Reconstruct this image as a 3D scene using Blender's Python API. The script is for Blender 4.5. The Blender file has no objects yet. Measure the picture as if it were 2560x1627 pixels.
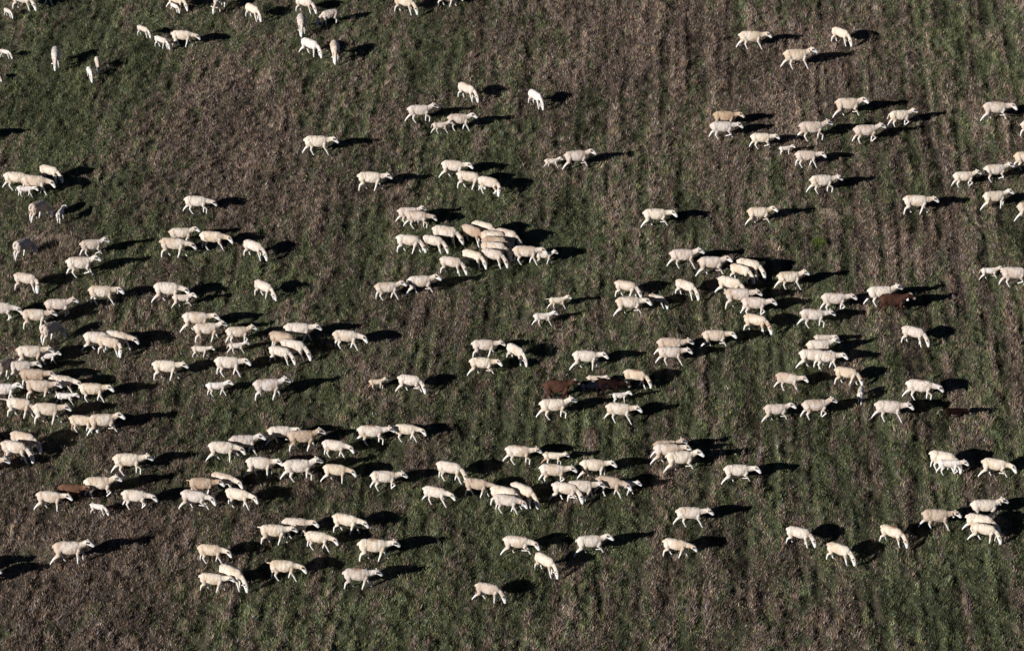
import bpy, bmesh, math, random
import numpy as np
from mathutils import Vector, Matrix, noise as mnoise
PI = math.pi; R = math.radians
C = bpy.context.scene.collection
scene = bpy.context.scene

# ------------------------------------------------------------------ camera
PITCH, DIST, FPX = R(30.0), 120.0, 8579.0
cam_d = bpy.data.cameras.new('camera'); cam = bpy.data.objects.new('camera', cam_d); C.objects.link(cam)
cam_d.sensor_width = 36.0; cam_d.sensor_fit = 'HORIZONTAL'
cam_d.lens = 36.0*FPX/2560.0
cam_d.clip_start = 1.0; cam_d.clip_end = 6000.0
cam.location = (0.0, -DIST*math.cos(PITCH), DIST*math.sin(PITCH))
cam.rotation_euler = (PI/2-PITCH, 0, 0)
scene.camera = cam

# ------------------------------------------------------------------ light
SUN_EL, SUN_TRAVEL = R(20.5), R(40.0)       # travel: heading of the light over the ground, from +x
w = bpy.data.worlds.new("World"); scene.world = w; w.use_nodes = True
nt = w.node_tree; bg = nt.nodes['Background']; bg.inputs['Strength'].default_value = 0.05
sky = nt.nodes.new('ShaderNodeTexSky'); sky.sky_type = 'NISHITA'; sky.sun_disc = False
sky.sun_elevation = SUN_EL; sky.altitude = 3000.0; sky.air_density = 0.35; sky.dust_density = 0.05; sky.ozone_density = 1.5
sx, sy = -math.cos(SUN_TRAVEL), -math.sin(SUN_TRAVEL)
sky.sun_rotation = math.atan2(sx, sy) % (2*PI)
nt.links.new(sky.outputs[0], bg.inputs['Color'])
sd = bpy.data.lights.new('sun', 'SUN'); sd.energy = 4.9; sd.angle = R(0.5); sd.color = (1.0, 0.965, 0.915)
sun = bpy.data.objects.new('sun', sd); C.objects.link(sun)
trav = Vector((math.cos(SUN_TRAVEL)*math.cos(SUN_EL), math.sin(SUN_TRAVEL)*math.cos(SUN_EL), -math.sin(SUN_EL)))
sun.rotation_euler = trav.to_track_quat('-Z', 'Y').to_euler(); sun.location = (-60, -60, 50)
scene.view_settings.view_transform = 'Standard'; scene.view_settings.look = 'None'
scene.view_settings.exposure = 0.12; scene.view_settings.gamma = 1.0
scene.render.resolution_x = 1024; scene.render.resolution_y = 650

FLOCK = [
  (-20.31, 26.19, 0.999, -20, 'G6', 'c', '', 'sheep cut by the top edge near the left corner, nose down in the grass'),
  (-19.59, 26.67, 0.999, -5, 'F3', 'c', '', 'sheep mostly above the frame near the top left corner, only shaded legs showing'),
  (-20.84, 25.48, 0.515, -45, 'lG6', 'w', '', 'white lamb grazing at the left edge just under the top left corner'),
  (-20.45, 21.56, 0.515, -25, 'lG6', 'w', '', 'pinkish white lamb grazing at the left edge, second from the top'),
  (-20.6, 19.48, 0.515, -30, 'lG6', 'c', '', 'lamb cut by the left edge with only its lowered head in view, upper left'),
  (-18.31, 20.83, 0.999, -85, 'G6', 'g', '', 'grazing sheep head on to the viewer, alone in the upper left green patch'),
  (-16.61, 20.48, 0.68, -78, 'lG6', 'c', '', 'upper of two small lambs grazing side by side in the upper left'),
  (-16.81, 19.6, 0.68, -72, 'lG6', 'w', '', 'lower white lamb of the two grazing side by side in the upper left'),
  (-15.07, 23.58, 0.641, -35, 'lG6', 'w', '', 'white lamb grazing, first of a line of three behind a yellowish ewe at upper left'),
  (-14.24, 22.5, 0.701, -35, 'lG3', 'w', '', 'white lamb with tilted ear grazing between another lamb and a yellowish ewe'),
  (-13.38, 22.65, 0.949, -5, 'L3', 'y', '', 'plump yellowish ewe stepping forward with two lambs behind her, upper left'),
  (-13.91, 26.24, 0.886, -30, 'G1', 'y', '', 'yellowish ewe at the top edge with a small lamb grazing against her side'),
  (-13.99, 25.99, 0.515, -45, 'lG6', 'w', '', 'small white lamb grazing against the flank of a ewe at the top edge'),
  (-12.14, 26.2, 0.999, -108, 'G6', 'b', '', 'sheep at the top edge facing left of the viewer, white ear out, body cut off'),
  (-10.69, 25.28, 0.886, -47, 'G6', 'y', '', 'cream sheep grazing head down right just below the top edge, alone on brown ground'),
  (-8.58, 25.92, 0.886, -25, 'G6', 'c', '', 'sheep at the top edge grazing directly behind two others, upper centre left'),
  (-8.61, 23.99, 0.999, -85, 'G6', 'g', '', 'greyish sheep grazing straight at the viewer beside the beige one facing left'),
  (-7.52, 24.74, 0.886, -155, 'G6', 'b', '', 'beige sheep grazing toward the left, the only one facing that way'),
  (-8.13, 21.8, 0.961, -36, 'G1', 'w', '', 'white sheep grazing down right beside one seen head on, upper left centre'),
  (-7.13, 21.42, 0.999, -84, 'G6', 'c', '', 'narrow sheep grazing head on to the viewer with dark patch on its rump'),
  (-4.43, 25.86, 0.995, -27, 'G6', 'y', '', "yellowish sheep grazing at the top edge left of the picture's middle"),
  (-2.69, 26.54, 0.886, -12, 'L3', 'y', '', 'sheep cut by the top edge with legs and lowered head showing, top centre'),
  (-1.75, 17.76, 0.948, -40, 'G6', 'c', 'm', 'cream sheep with a red mark on its back grazing at upper centre'),
  (-3.58, 15.78, 1.007, 3, 'U7', 'b', '', 'beige ewe with white face striding right, topmost of a trio at upper centre'),
  (-2.03, 15.06, 0.958, 0, 'U8', 'g', '', 'greyish ewe with head up walking just ahead of a lamb, upper centre'),
  (-2.76, 14.81, 0.668, 5, 'lU9', 'b', 't', 'beige lamb with long hanging tail following close behind a ewe, upper centre'),
  (-7.43, 13.03, 1.05, 0, 'F9', 'y', '', 'yellowish cream ewe with white muzzle striding alone on brown heath, upper left centre'),
  (0.94, 17.18, 0.886, -55, 'G6', 'w', '', 'slim white young sheep grazing alone on brown ground at upper centre'),
  (9.71, 22.43, 1.062, 0, 'F9', 'y', '', 'cream sheep trotting right, leftmost of three on brown heath at upper right'),
  (8.26, 15.32, 0.964, 0, 'F1', 'o', '', 'tan orange fleeced sheep striding above a greyish one, upper right'),
  (8.12, 14.36, 1.008, 0, 'F2', 'g', '', 'greyish pink sheep just below the tan orange one, upper right'),
  (9.57, 13.55, 0.886, -2, 'F2', 'y', '', 'yellowish sheep with rounded rump below the greyish and tan pair, upper right'),
  (13.39, 22.89, 0.912, -40, 'G6', 'y', '', 'yellowish cream sheep grazing alone at the upper right'),
  (11.42, 20.58, 1.126, 3, 'U9', 'y', 'C', 'ewe with a dark red collar and bell trotting at the upper right'),
  (13.12, 16.24, 1.072, 0, 'U4', 'c', '', 'cream ewe trotting with head high, topmost of the upper right band'),
  (11.56, 14.22, 1.076, 0, 'U7', 'g', '', 'greyish ewe walking right above a small white lamb, upper right band'),
  (15.07, 15.41, 0.927, 8, 'U5', 'y', 't', 'slim cream sheep with orange muzzle and long tail held out behind, upper right'),
  (13.62, 14.01, 1.027, 4, 'U5', 'b', '', 'pinkish beige ewe with one front leg lifted under the long tailed sheep'),
  (18.84, 15.93, 1.053, 0, 'F4', 'b', '', 'beige sheep with white muzzle striding near the right edge, upper part'),
  (20.08, 14.49, 0.999, 5, 'F8', 'c', '', 'sheep almost wholly past the right edge, only its hind end showing, upper part'),
  (10.45, 13.03, 0.515, 10, 'lU0', 'w', '', 'tiny white lamb standing head up between two ewes in the upper right band'),
  (11.19, 11.99, 0.942, 0, 'F8', 'b', '', 'pinkish beige ewe with white muzzle just below the tiny white lamb'),
  (19.48, 11.8, 0.999, 5, 'F8', 'y', '', 'cream sheep cut by the right edge, just ahead of a dark legged ewe'),
  (18.2, 10.81, 0.966, 8, 'U2', 'c', 'k', 'cream ewe with one dark hind shank near the right edge'),
  (16.97, 10.35, 0.886, 5, 'U5', 'y', '', 'small plump cream sheep following the dark legged ewe near the right edge'),
  (17.92, 8.68, 0.967, 10, 'U1', 'y', 'o', 'cream ewe with brownish outstretched hind leg near the right edge'),
  (19.08, 7.83, 0.999, 12, 'F1', 'c', '', 'sheep cut by the right edge with one hind leg stretched back, upper middle'),
  (17.07, 3.25, 0.672, 3, 'lU4', 'w', 't', 'bright white lamb with curled tail running near the right edge'),
  (17.89, 2.77, 0.999, -2, 'F2', 'b', '', 'beige sheep cut by the right edge just ahead of the running white lamb'),
  (11.61, 9.88, 0.999, 5, 'F7', 'c', '', 'cream ewe striding with hind leg stretched far back, lowest of the upper right band'),
  (14.97, 8.23, 1.04, -3, 'F3', 'c', '', 'pale cream ewe walking alone below the upper right brown heath'),
  (9.88, 2.56, 0.949, 4, 'U9', 'y', '', 'yellowish sheep running with head up, right of the clustered centre right group'),
  (11.35, 0.95, 0.996, 0, 'F5', 'b', 'm', "beige ewe with reddish back line walking behind the brown sheep's companion"),
  (13.02, 1.38, 1.026, 2, 'U7', 'c', '', 'cream ewe with white face walking directly behind the reddish brown sheep'),
  (13.37, 0.76, 1.059, 0, 'U8', 'B', 'Wp', 'reddish brown sheep with white bell at the throat, right of centre'),
  (10.52, -0.16, 0.979, -3, 'F7', 'g', 'm', 'greyish ewe with small red back mark walking below the beige one, right of centre'),
  (-17.39, 10.84, 0.895, -25, 'G6', 'y', '', 'yellowish ewe grazing with head in shadow, topmost of the left edge foursome'),
  (-18.56, 10.16, 0.999, -5, 'L7', 'y', '', 'ewe at the left edge with outstretched hind leg, head hidden by its neighbour'),
  (-17.8, 9.81, 1.02, -6, 'L8', 'c', '', 'white faced ewe walking nose down, centre of the left edge foursome'),
  (-18.17, 9.57, 0.658, -4, 'lF8', 'w', 't', 'white lamb walking under the white faced ewe at the left edge'),
  (-17.52, 7.72, 0.999, 56, 'T6', 'b', 'd', 'sheep seen from behind, standing above the dry grass tussock'),
  (-16.65, 7.65, 0.68, 80, 'lF0', 'w', '', 'tiny white lamb seen from behind next to the dry grass tussock'),
  (-11.65, 8.27, 0.977, -6, 'L7', 'c', '', 'pale ewe walking nose down alone on brown ground at left centre'),
  (-12.02, 5.86, 0.944, 2, 'U8', 'c', '', 'white faced ewe with head up, topmost of four at left centre'),
  (-12.21, 4.92, 1.067, -6, 'L3', 'c', '', 'large cream ewe nosing the ground, lower left of the four at left centre'),
  (-10.85, 5.48, 0.99, -6, 'L8', 'y', '', 'cream ewe nosing downward just ahead of the white faced one, left centre'),
  (-17.74, 4.84, 0.999, 56, 'T6', 'b', 'd', 'sheep seen from behind at the left edge below the dry grass tussock'),
  (-15.19, 4.98, 0.886, 8, 'U2', 'g', '', 'greyish sheep with head up, upper of a pair left of centre'),
  (-15.44, 3.47, 1.041, 2, 'U2', 'c', '', 'cream ewe, lower of the pair walking one above the other at left'),
  (-17.24, 2.42, 0.968, -15, 'T6', 'b', '', 'beige sheep with lowered, turned head near the left edge, below the rear view one'),
  (-14.44, 1.43, 1.015, 0, 'F8', 'c', 'C', 'ewe with dark collar and bell, left part of the flock'),
  (-12.13, 1.6, 1.043, -5, 'L1', 'c', '', 'ewe walking nose down with a white lamb trotting at her shoulder, left of centre'),
  (-11.61, 1.25, 0.713, 4, 'lU4', 'w', '', 'white lamb trotting beside the shoulder of a nose down ewe, left of centre'),
  (-15.89, 0.52, 0.988, 2, 'U5', 'b', '', 'beige ewe with shaded legs walking below and left of the collared one'),
  (-17.85, 0.26, 0.999, -6, 'L5', 'g', '', 'sheep cut by the left edge with its legs and face in shadow, middle height'),
  (-16.6, -0.22, 0.988, 0, 'F3', 'c', '', 'white faced ewe walking with a rear view sheep right below her head, left'),
  (-10.95, -0.46, 1.047, 0, 'F1', 'c', '', 'cream ewe striding right, topmost of the left centre walkers below the lamb'),
  (-9.31, 4.85, 0.94, -32, 'G6', 'c', '', 'sheep grazing down right at the end of the left centre group of five'),
  (-8.77, 1.94, 0.886, -38, 'G3', 'c', '', 'lone sheep grazing steeply down right on green ground left of centre'),
  (-5.28, 10.11, 1.037, -3, 'F3', 'y', '', 'cream ewe walking alone right of the brown heath, upper centre'),
  (-2.19, 11.09, 0.97, -8, 'F1', 'c', '', 'cream ewe, first of three stepping down to the right at upper centre'),
  (-1.6, 10.22, 0.999, -15, 'G3', 'c', '', 'middle ewe of three in a diagonal line at upper centre, head hidden by the next'),
  (-0.85, 9.8, 0.934, -22, 'T5', 'c', '', 'hunched sheep with lowered head and white ear, last of the diagonal three at upper centre'),
  (-3.78, 7.5, 0.886, 2, 'U7', 'b', '', 'tan headed ewe behind another one above the dense huddle'),
  (-3.46, 7.12, 0.93, -5, 'L7', 'b', '', 'beige ewe with pink ear overlapping the tan headed one above the huddle'),
  (-2.4, 5.84, 1.063, -14, 'G6', 'c', '', 'ewe grazing with shaded head at the upper left of the dense huddle'),
  (-1.43, 5.9, 0.999, -36, 'G6', 't', '', 'tan sheep with long lowered neck on the left side of the dense huddle'),
  (-1.02, 6.23, 0.999, -26, 'G6', 'y', '', 'yellowish topmost sheep of the dense huddle, back lit above the others'),
  (-0.65, 5.57, 0.999, -10, 'G6', 'c', '', 'uppermost of the stacked parallel backs in the dense huddle'),
  (-0.18, 5.67, 0.999, -26, 'G6', 'c', '', 'rearmost sheep on the right side of the huddle, half in shadow'),
  (-0.59, 5.07, 0.999, -10, 'G6', 't', '', 'second of the stacked parallel backs in the dense huddle, tan'),
  (-0.63, 4.7, 0.999, -10, 'G6', 'c', '', 'third of the stacked parallel backs in the dense huddle'),
  (-0.67, 4.21, 0.921, -20, 'G6', 'b', '', 'front sheep of the huddle grazing on bright green grass with pink ear'),
  (-1.39, 4.19, 0.896, -28, 'G6', 'y', '', 'yellowish ewe with dark eye grazing at the lower left of the huddle'),
  (-2.15, 3.65, 0.922, -15, 'G6', 'b', '', 'two toned beige sheep grazing, lowest and left of the dense huddle'),
  (-3.72, 5.25, 0.999, -12, 'G3', 'c', '', 'ewe left of the huddle with a dark spot on her side, head behind the next'),
  (-2.84, 5.27, 0.923, -18, 'G6', 'c', '', 'ewe grazing between the spotted one and the dense huddle'),
  (0.51, 4.4, 0.999, -3, 'F8', 'c', '', 'ewe leaving the huddle on its right with a lamb overlapping her head'),
  (1.17, 4.4, 0.668, 3, 'lU3', 'c', 't', 'large lamb with hanging tail overlapping the head of a ewe right of the huddle'),
  (-4.4, 1.81, 0.944, 4, 'U8', 'b', '', 'beige ewe, left one of a pair walking head to tail below the huddle'),
  (-3.23, 2.19, 1.009, 5, 'U4', 'c', '', 'cream ewe, right one of the pair walking head to tail below the huddle'),
  (1.51, 11.89, 0.576, 6, 'lU9', 'c', '', 'lamb walking close behind a beige ewe at upper centre'),
  (2.46, 11.9, 1.007, 8, 'U4', 'b', '', 'beige ewe with head high walking just ahead of a lamb at upper centre'),
  (5.3, 7.22, 1.009, 0, 'F4', 'y', '', 'cream ewe with dark eye patch trotting alone, right of the huddle'),
  (9.1, 7.42, 0.931, 2, 'U4', 'y', '', 'cream ewe with tan head and white face trotting alone, right centre'),
  (6.16, 4.12, 1.031, 0, 'U9', 'b', '', 'pinkish beige sheep trotting, first on the left of the centre right cluster'),
  (7.15, 3.54, 1.016, 0, 'U4', 'b', '', 'sheep with raised white ear trotting, second on the left of the centre right cluster'),
  (8.49, 3.38, 0.999, -20, 'G6', 'y', '', 'ewe half in shadow at the back of the centre right cluster'),
  (8.18, 3.13, 0.886, -30, 'G6', 'y', '', 'bright yellowish ewe grazing in the middle of the centre right cluster'),
  (7.75, 2.06, 0.999, -24, 'G1', 'y', '', 'ewe with lowered head hidden behind a walking beige one, centre right cluster'),
  (7.99, 1.18, 1.052, -2, 'F3', 'b', '', 'pinkish beige ewe with bright white face crossing in front of a lowered ewe'),
  (8.52, 0.62, 0.991, -5, 'F5', 'b', '', 'ewe with thick woolly throat just above the red collared sheep'),
  (8.5, -0.53, 0.952, -22, 'G6', 'y', 'R', 'grazing cream sheep with a red collar at the bottom of the centre right cluster'),
  (7.02, -1.6, 0.957, 0, 'F4', 'c', '', 'ewe walking in the shadow of the red collared grazing sheep'),
  (6.17, 1.97, 0.902, -35, 'G6', 'c', '', 'slim ewe grazing with narrow white face, left of the centre right cluster'),
  (4.06, 1.94, 0.894, -18, 'G3', 'c', '', 'ewe grazing directly above a walking one at right centre'),
  (4.13, 0.68, 1.01, 0, 'F4', 'c', '', 'ewe walking right just below a grazing one, left of the centre right cluster'),
  (5.13, 1.25, 0.68, -25, 'lG8', 'g', '', 'grey lamb grazing in shadow behind the head of a walking ewe, right centre'),
  (1.61, 1.12, 0.669, 6, 'lU9', 'y', 'f', 'yellowish lamb running with tail straight out behind, centre'),
  (1.09, -0.05, 0.71, 6, 'lU9', 'w', '', 'lamb running below the one with its tail straight out, centre'),
  (-16.04, -1.2, 0.999, 56, 'T6', 'b', 'd', 'sheep seen from behind under the head of a white faced ewe, left'),
  (-14.27, -1.79, 0.999, -5, 'L1', 'c', '', 'ewe behind a grazing one with lowered head, left of a shaded companion'),
  (-13.58, -1.74, 0.999, -14, 'L3', 'c', '', 'mostly shaded sheep at the back of the left trio, only its back and face lit'),
  (-13.83, -2.04, 0.94, -18, 'T6', 'c', '', 'front ewe of the left trio, turning her white face to the grass'),
  (-11.74, -3.71, 0.98, -5, 'F3', 'y', '', 'yellowish ewe striding alone between the left trio and a large lamb'),
  (-10.55, -1.13, 0.971, 4, 'U3', 'c', '', 'white faced ewe walking above a small lamb, left centre'),
  (-9.46, -1.31, 0.892, 4, 'U5', 'c', '', 'ewe walking with a bright white lamb beneath her chest, left centre'),
  (-10.7, -2.22, 0.635, -4, 'lF3', 'c', '', 'cream lamb walking below the white faced ewe, left centre'),
  (-9.48, -1.96, 0.608, 6, 'lU9', 'w', 't', 'bright white lamb skipping under a ewe, left centre'),
  (-9.63, -3.49, 1.0, -3, 'F8', 'c', '', 'long bodied ewe walking below the skipping lamb, left centre'),
  (-9.94, -4.8, 0.762, 5, 'lU8', 'w', '', 'large white lamb walking alone behind a grey ewe, left centre'),
  (-8.19, -4.99, 1.049, 4, 'U3', 'g', '', 'greyish ewe with head high walking ahead of a large white lamb'),
  (-16.45, -2.73, 1.033, 0, 'F3', 'c', '', 'ewe with short upright tail and a lamb overlapping her chest, left edge crowd'),
  (-15.89, -2.69, 0.638, 6, 'lU8', 'w', '', 'lamb at the chest of a ewe, topmost in the left edge crowd'),
  (-17.28, -3.69, 0.999, 56, 'T6', 'b', 'd', 'sheep seen from behind cut by the left edge, at the top of the crowd'),
  (-16.66, -3.61, 0.886, 5, 'F1', 'g', '', 'greyish ewe near the left edge, second row of the crowd'),
  (-16.15, -4.29, 1.013, -3, 'F8', 't', '', 'tan ewe with a streaked side in the middle of the left edge crowd'),
  (-15.16, -4.65, 0.945, -8, 'L8', 'c', '', 'ewe with lowered neck walking ahead of the streaked tan one, legs shaded'),
  (-17.07, -5.14, 0.906, 3, 'U8', 'w', '', 'slim pinkish young sheep cut by the left edge, head up in the crowd'),
  (-15.89, -5.01, 1.003, -5, 'F3', 'b', 'o', 'ewe with an orange stained hind leg in the left edge crowd'),
  (-14.08, -5.17, 0.953, -2, 'F8', 'y', '', 'large cream ewe leading the left edge crowd on its right side'),
  (-15.0, -5.32, 0.627, -2, 'lF9', 'w', 't', 'small white lamb between two ewes in the left edge crowd'),
  (-16.4, -6.16, 0.999, -12, 'G3', 'c', 'f', 'ewe with tail stuck out and head in shadow, bottom left of the crowd'),
  (-15.43, -6.56, 1.027, -3, 'F3', 'c', '', 'white faced ewe, lowest of the left edge crowd'),
  (-14.24, -7.1, 0.886, -8, 'G8', 'y', 'o', 'young sheep with orange hind leg, head hidden behind an alert ewe, lower left'),
  (-13.51, -7.22, 1.01, 5, 'U4', 'c', '', 'alert ewe striding ahead of a young orange legged one, lower left'),
  (-16.01, -8.28, 0.999, -20, 'G6', 'c', '', 'back ewe of the grazing pair at the left edge, head in shadow'),
  (-16.21, -8.91, 1.026, -15, 'G8', 'c', 'o', 'front ewe of the grazing pair at the left edge, orange stained hind leg'),
  (-17.04, -9.8, 0.999, 0, 'F3', 'y', '', 'sheep cut by the left edge with only its white face showing, lower left'),
  (-13.24, -11.09, 1.013, 1, 'U5', 'y', '', 'cream ewe directly ahead of the rusty brown sheep, rump in shade'),
  (-14.11, -11.32, 0.886, -3, 'F8', 'r', 'p', 'rusty brown sheep half hidden above a white faced ewe, lower left'),
  (-14.73, -11.81, 0.95, -6, 'F1', 'c', '', 'white faced ewe walking just below the rusty brown sheep, lower left'),
  (-12.44, -9.71, 1.033, 0, 'F7', 'y', '', 'cream ewe with white muzzle walking alone, lower left centre'),
  (-9.43, -8.9, 0.993, -5, 'L1', 'c', '', 'ewe walking nose low, last of a line crossing lower left centre'),
  (-8.78, -8.5, 1.002, 4, 'U8', 'g', '', 'greyish ewe with shaded legs in the lower left centre line'),
  (-7.6, -7.86, 0.926, 2, 'F4', 'c', '', 'ewe overlapped by a tan patched one in the lower left centre line'),
  (-6.86, -8.23, 1.031, 3, 'U3', 't', '', 'tan patched ewe with lifted head in the lower left centre line'),
  (-5.79, -8.67, 0.886, -12, 'L8', 'c', '', 'stout ewe with lowered dark eyed face below the tan patched one'),
  (-8.15, -9.85, 0.97, -3, 'F1', 'c', '', 'ewe walking with nose touching the tail of the next, lower left centre'),
  (-6.89, -10.08, 1.063, 3, 'U7', 'c', '', 'large striding ewe with white face, tail nosed by the one behind'),
  (-5.68, -10.17, 0.886, -9, 'L1', 'y', '', 'cream ewe nosing down ahead of the large striding one'),
  (-9.93, -11.04, 0.938, -2, 'F8', 't', 's', 'tan ewe with raised tail stub and white muzzle, upper of a lower left foursome'),
  (-9.26, -10.72, 0.923, -22, 'L8', 'c', '', 'ewe bending down behind the tan one with raised tail stub'),
  (-10.11, -11.81, 0.966, -12, 'L4', 'g', '', 'pinkish grey ewe walking nose down, lowest left of a foursome'),
  (-8.73, -11.67, 0.917, -18, 'L8', 'y', '', 'yellowish ewe nosing down, right end of the lower left foursome'),
  (-7.38, -1.18, 1.036, -2, 'F3', 'c', '', 'white faced ewe at the top of a foursome grazing left of centre'),
  (-7.9, -1.75, 0.999, -18, 'G8', 't', '', 'tan sheep behind two others in the foursome left of centre'),
  (-7.47, -2.34, 0.999, -18, 'G6', 'c', '', 'ewe with shaded head in the middle of the foursome left of centre'),
  (-7.92, -2.61, 0.886, -20, 'G6', 'c', '', 'ewe with neck straight down grazing at the bottom of the foursome left of centre'),
  (-5.7, -1.67, 0.986, -6, 'L8', 'c', '', 'ewe walking nose down ahead of the foursome left of centre'),
  (-4.58, -4.34, 0.54, 4, 'lU7', 'y', 'o', 'small lamb with orange hind legs walking behind a grazing ewe, centre'),
  (-3.43, -4.55, 0.897, -12, 'G4', 'c', '', 'ewe grazing ahead of the orange legged lamb, centre'),
  (-0.94, -2.19, 0.928, 0, 'F3', 'b', '', 'beige ewe walking above a yellowish one, centre'),
  (-1.01, -3.41, 0.912, -3, 'F4', 'y', '', 'yellowish ewe trotting below a beige one, centre'),
  (-4.61, -7.88, 0.984, -2, 'F7', 'c', 'm', 'ewe with a faint red mark walking behind a yellowish one, lower centre'),
  (-3.48, -7.67, 0.886, -6, 'L8', 'y', 'o', 'yellowish ewe with orange hind leg ahead of the red marked one, lower centre'),
  (-4.1, -10.63, 0.952, 1, 'F5', 'c', '', 'white faced ewe walking alone between the lower left line and the lower centre group'),
  (-1.99, -10.1, 0.975, -18, 'G8', 'c', '', 'ewe grazing behind a tan one at the left of the lower centre group'),
  (-1.11, -11.03, 0.886, -12, 'L3', 't', '', 'tan ewe following nose down into the lower centre group'),
  (0.24, -9.07, 0.946, -7, 'F7', 'c', 'm', 'ewe with reddish back line at the top of the lower centre group'),
  (1.34, -9.16, 0.685, -4, 'lF7', 'y', 'o', 'young sheep with orange hind leg ahead of the topmost lower centre ewe'),
  (1.35, -10.24, 0.98, -5, 'F5', 'c', '', 'ewe with white muzzle below the young orange legged sheep, lower centre'),
  (2.66, -9.95, 0.954, 0, 'F1', 'y', '', 'yellow cream ewe with orange muzzle, upper right of the lower centre group'),
  (-0.23, -11.62, 0.999, -20, 'G6', 'y', '', 'ewe almost hidden behind a pinkish grey one in the lower centre group'),
  (0.36, -11.48, 0.999, -35, 'G6', 'y', '', 'ewe grazing in the long shadow, lower body dark, lower centre group'),
  (-0.15, -11.98, 0.904, -13, 'L8', 'g', 'R', 'pinkish grey ewe with a thin red collar at the front of the lower centre group'),
  (1.73, -11.33, 0.959, -16, 'G4', 'c', '', 'ewe grazing with white face, centre of the lower centre group'),
  (2.22, -11.26, 0.999, 0, 'F3', 'c', '', 'sheep in deep shadow behind a grazing ewe, only its face lit, lower centre'),
  (3.15, -10.99, 0.954, -15, 'L9', 't', '', 'white faced tan backed ewe at the right end of the lower centre group'),
  (3.61, -10.93, 0.721, -3, 'lF3', 'w', '', 'lamb hidden behind the tan backed ewe with only its white face showing'),
  (5.07, -8.75, 0.914, 2, 'U7', 't', '', 'tan ewe at the very back of the lower right trio'),
  (5.1, -9.05, 1.0, 0, 'F1', 'b', '', 'beige ewe in the middle of the lower right trio'),
  (5.49, -9.54, 1.029, 4, 'U4', 'y', '', 'yellowish ewe with head high in front of the lower right trio'),
  (7.31, -10.23, 0.955, 1, 'F4', 'c', '', 'slim ewe trotting alone with hind leg stretched back, lower right centre'),
  (0.15, -2.55, 0.886, -46, 'G6', 'c', '', 'sheep grazing steeply down right beside two walking ewes at centre'),
  (2.54, -3.03, 0.977, -2, 'F1', 'c', '', 'pale ewe walking alone above the reddish brown and black sheep'),
  (5.47, -2.16, 1.001, -1, 'F7', 'b', '', 'upper ewe of a close pair walking in step, right of centre'),
  (5.45, -2.71, 0.94, 0, 'F9', 'b', '', 'lower beige ewe of a close pair walking in step, right of centre'),
  (4.2, -4.19, 0.886, -15, 'G8', 'y', 'm', 'cream ewe with dark mark grazing right of the dark sheep'),
  (1.54, -5.08, 1.026, 1, 'U3', 'B', 'p', 'reddish brown sheep walking left of the black ones, centre'),
  (2.83, -4.17, 0.618, 0, 'lF5', 'c', '', 'cream lamb standing behind the black sheep, centre'),
  (2.69, -4.81, 0.824, -5, 'lF0', 'K', '', 'small black sheep between the two brown ones, centre'),
  (3.3, -4.83, 0.886, -3, 'F8', 'D', 'fp', 'dark brown sheep with pale blaze and white tail tip, centre'),
  (3.63, -5.24, 0.562, 8, 'lU0', 'w', 'f', "white lamb with curled tail standing behind a striding ewe's back, centre"),
  (1.41, -6.25, 1.029, 2, 'U7', 'y', '', 'large yellowish ewe striding just below the left reddish brown sheep'),
  (3.59, -6.48, 0.97, -8, 'F9', 'c', '', 'slim ewe trotting with head forward directly below the curl tailed lamb'),
  (10.76, -1.5, 0.68, 0, 'lF8', 'b', '', 'small sheep half hidden at the top of a stacked foursome, right'),
  (10.56, -2.31, 0.962, 4, 'U7', 'c', 'o', 'ewe with white muzzle and orange hind leg in the stacked foursome, right'),
  (10.29, -2.93, 0.999, -3, 'F1', 'c', '', 'third down of the stacked foursome at right, head hidden'),
  (10.74, -3.01, 0.944, -3, 'F8', 'c', '', 'front white faced ewe of the stacked foursome at right'),
  (9.34, -4.43, 0.886, -14, 'F9', 'b', '', 'beige ewe stepping down right below the stacked foursome'),
  (11.35, -4.05, 0.886, -15, 'G3', 'y', '', 'yellowish ewe grazing just above a small white lamb seen from behind, right'),
  (11.73, -5.1, 0.68, 80, 'lG6', 'w', '', 'small bluish white lamb seen from behind under a grazing ewe, right'),
  (8.81, -6.4, 0.888, 4, 'U4', 'b', '', 'beige ewe, left one of two walking level at lower right'),
  (10.13, -6.23, 0.977, 5, 'U5', 'b', '', 'beige ewe, right one of two walking level at lower right'),
  (13.74, -5.02, 1.018, -10, 'L7', 'w', 'm', 'white ewe with a brown back mark walking above the dark lamb'),
  (12.57, -6.39, 1.032, -5, 'F9', 'b', '', 'long bodied beige ewe trotting behind the dark lamb'),
  (14.75, -6.39, 0.691, 2, 'lF0', 'D', 'fp', 'small dark brown lamb with raised white tail tip, right'),
  (13.9, -1.34, 0.929, -26, 'G6', 'b', '', 'lone beige ewe grazing on brown ground at the right'),
  (14.04, -9.48, 0.999, -20, 'G8', 'y', '', 'ewe with head hidden behind a large lamb, lower right'),
  (14.19, -9.73, 0.803, -5, 'lF5', 'w', '', 'large lamb overlapping a ewe from the front, lower right'),
  (15.67, -9.89, 0.937, -12, 'L4', 'y', '', 'ewe nosing down near the right edge ahead of a lamb, lower right'),
  (-13.19, -12.09, 0.568, -15, 'lG6', 'w', '', 'small lamb grazing alone at the lower left under a line of ewes'),
  (-12.02, -11.77, 0.928, -5, 'L5', 'c', '', 'ewe walking nose forward above and right of the small grazing lamb, lower left'),
  (-13.78, -14.84, 1.074, 2, 'U1', 'c', '', 'big white faced ewe with dirty rump walking alone at the lower left'),
  (-9.37, -14.84, 0.886, -8, 'L8', 'y', '', 'cream ewe nosing down above an overlapping pair at the bottom left'),
  (-8.62, -16.19, 0.999, -35, 'G6', 'y', '', 'half shaded sheep grazing behind a walking one at the bottom left'),
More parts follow.
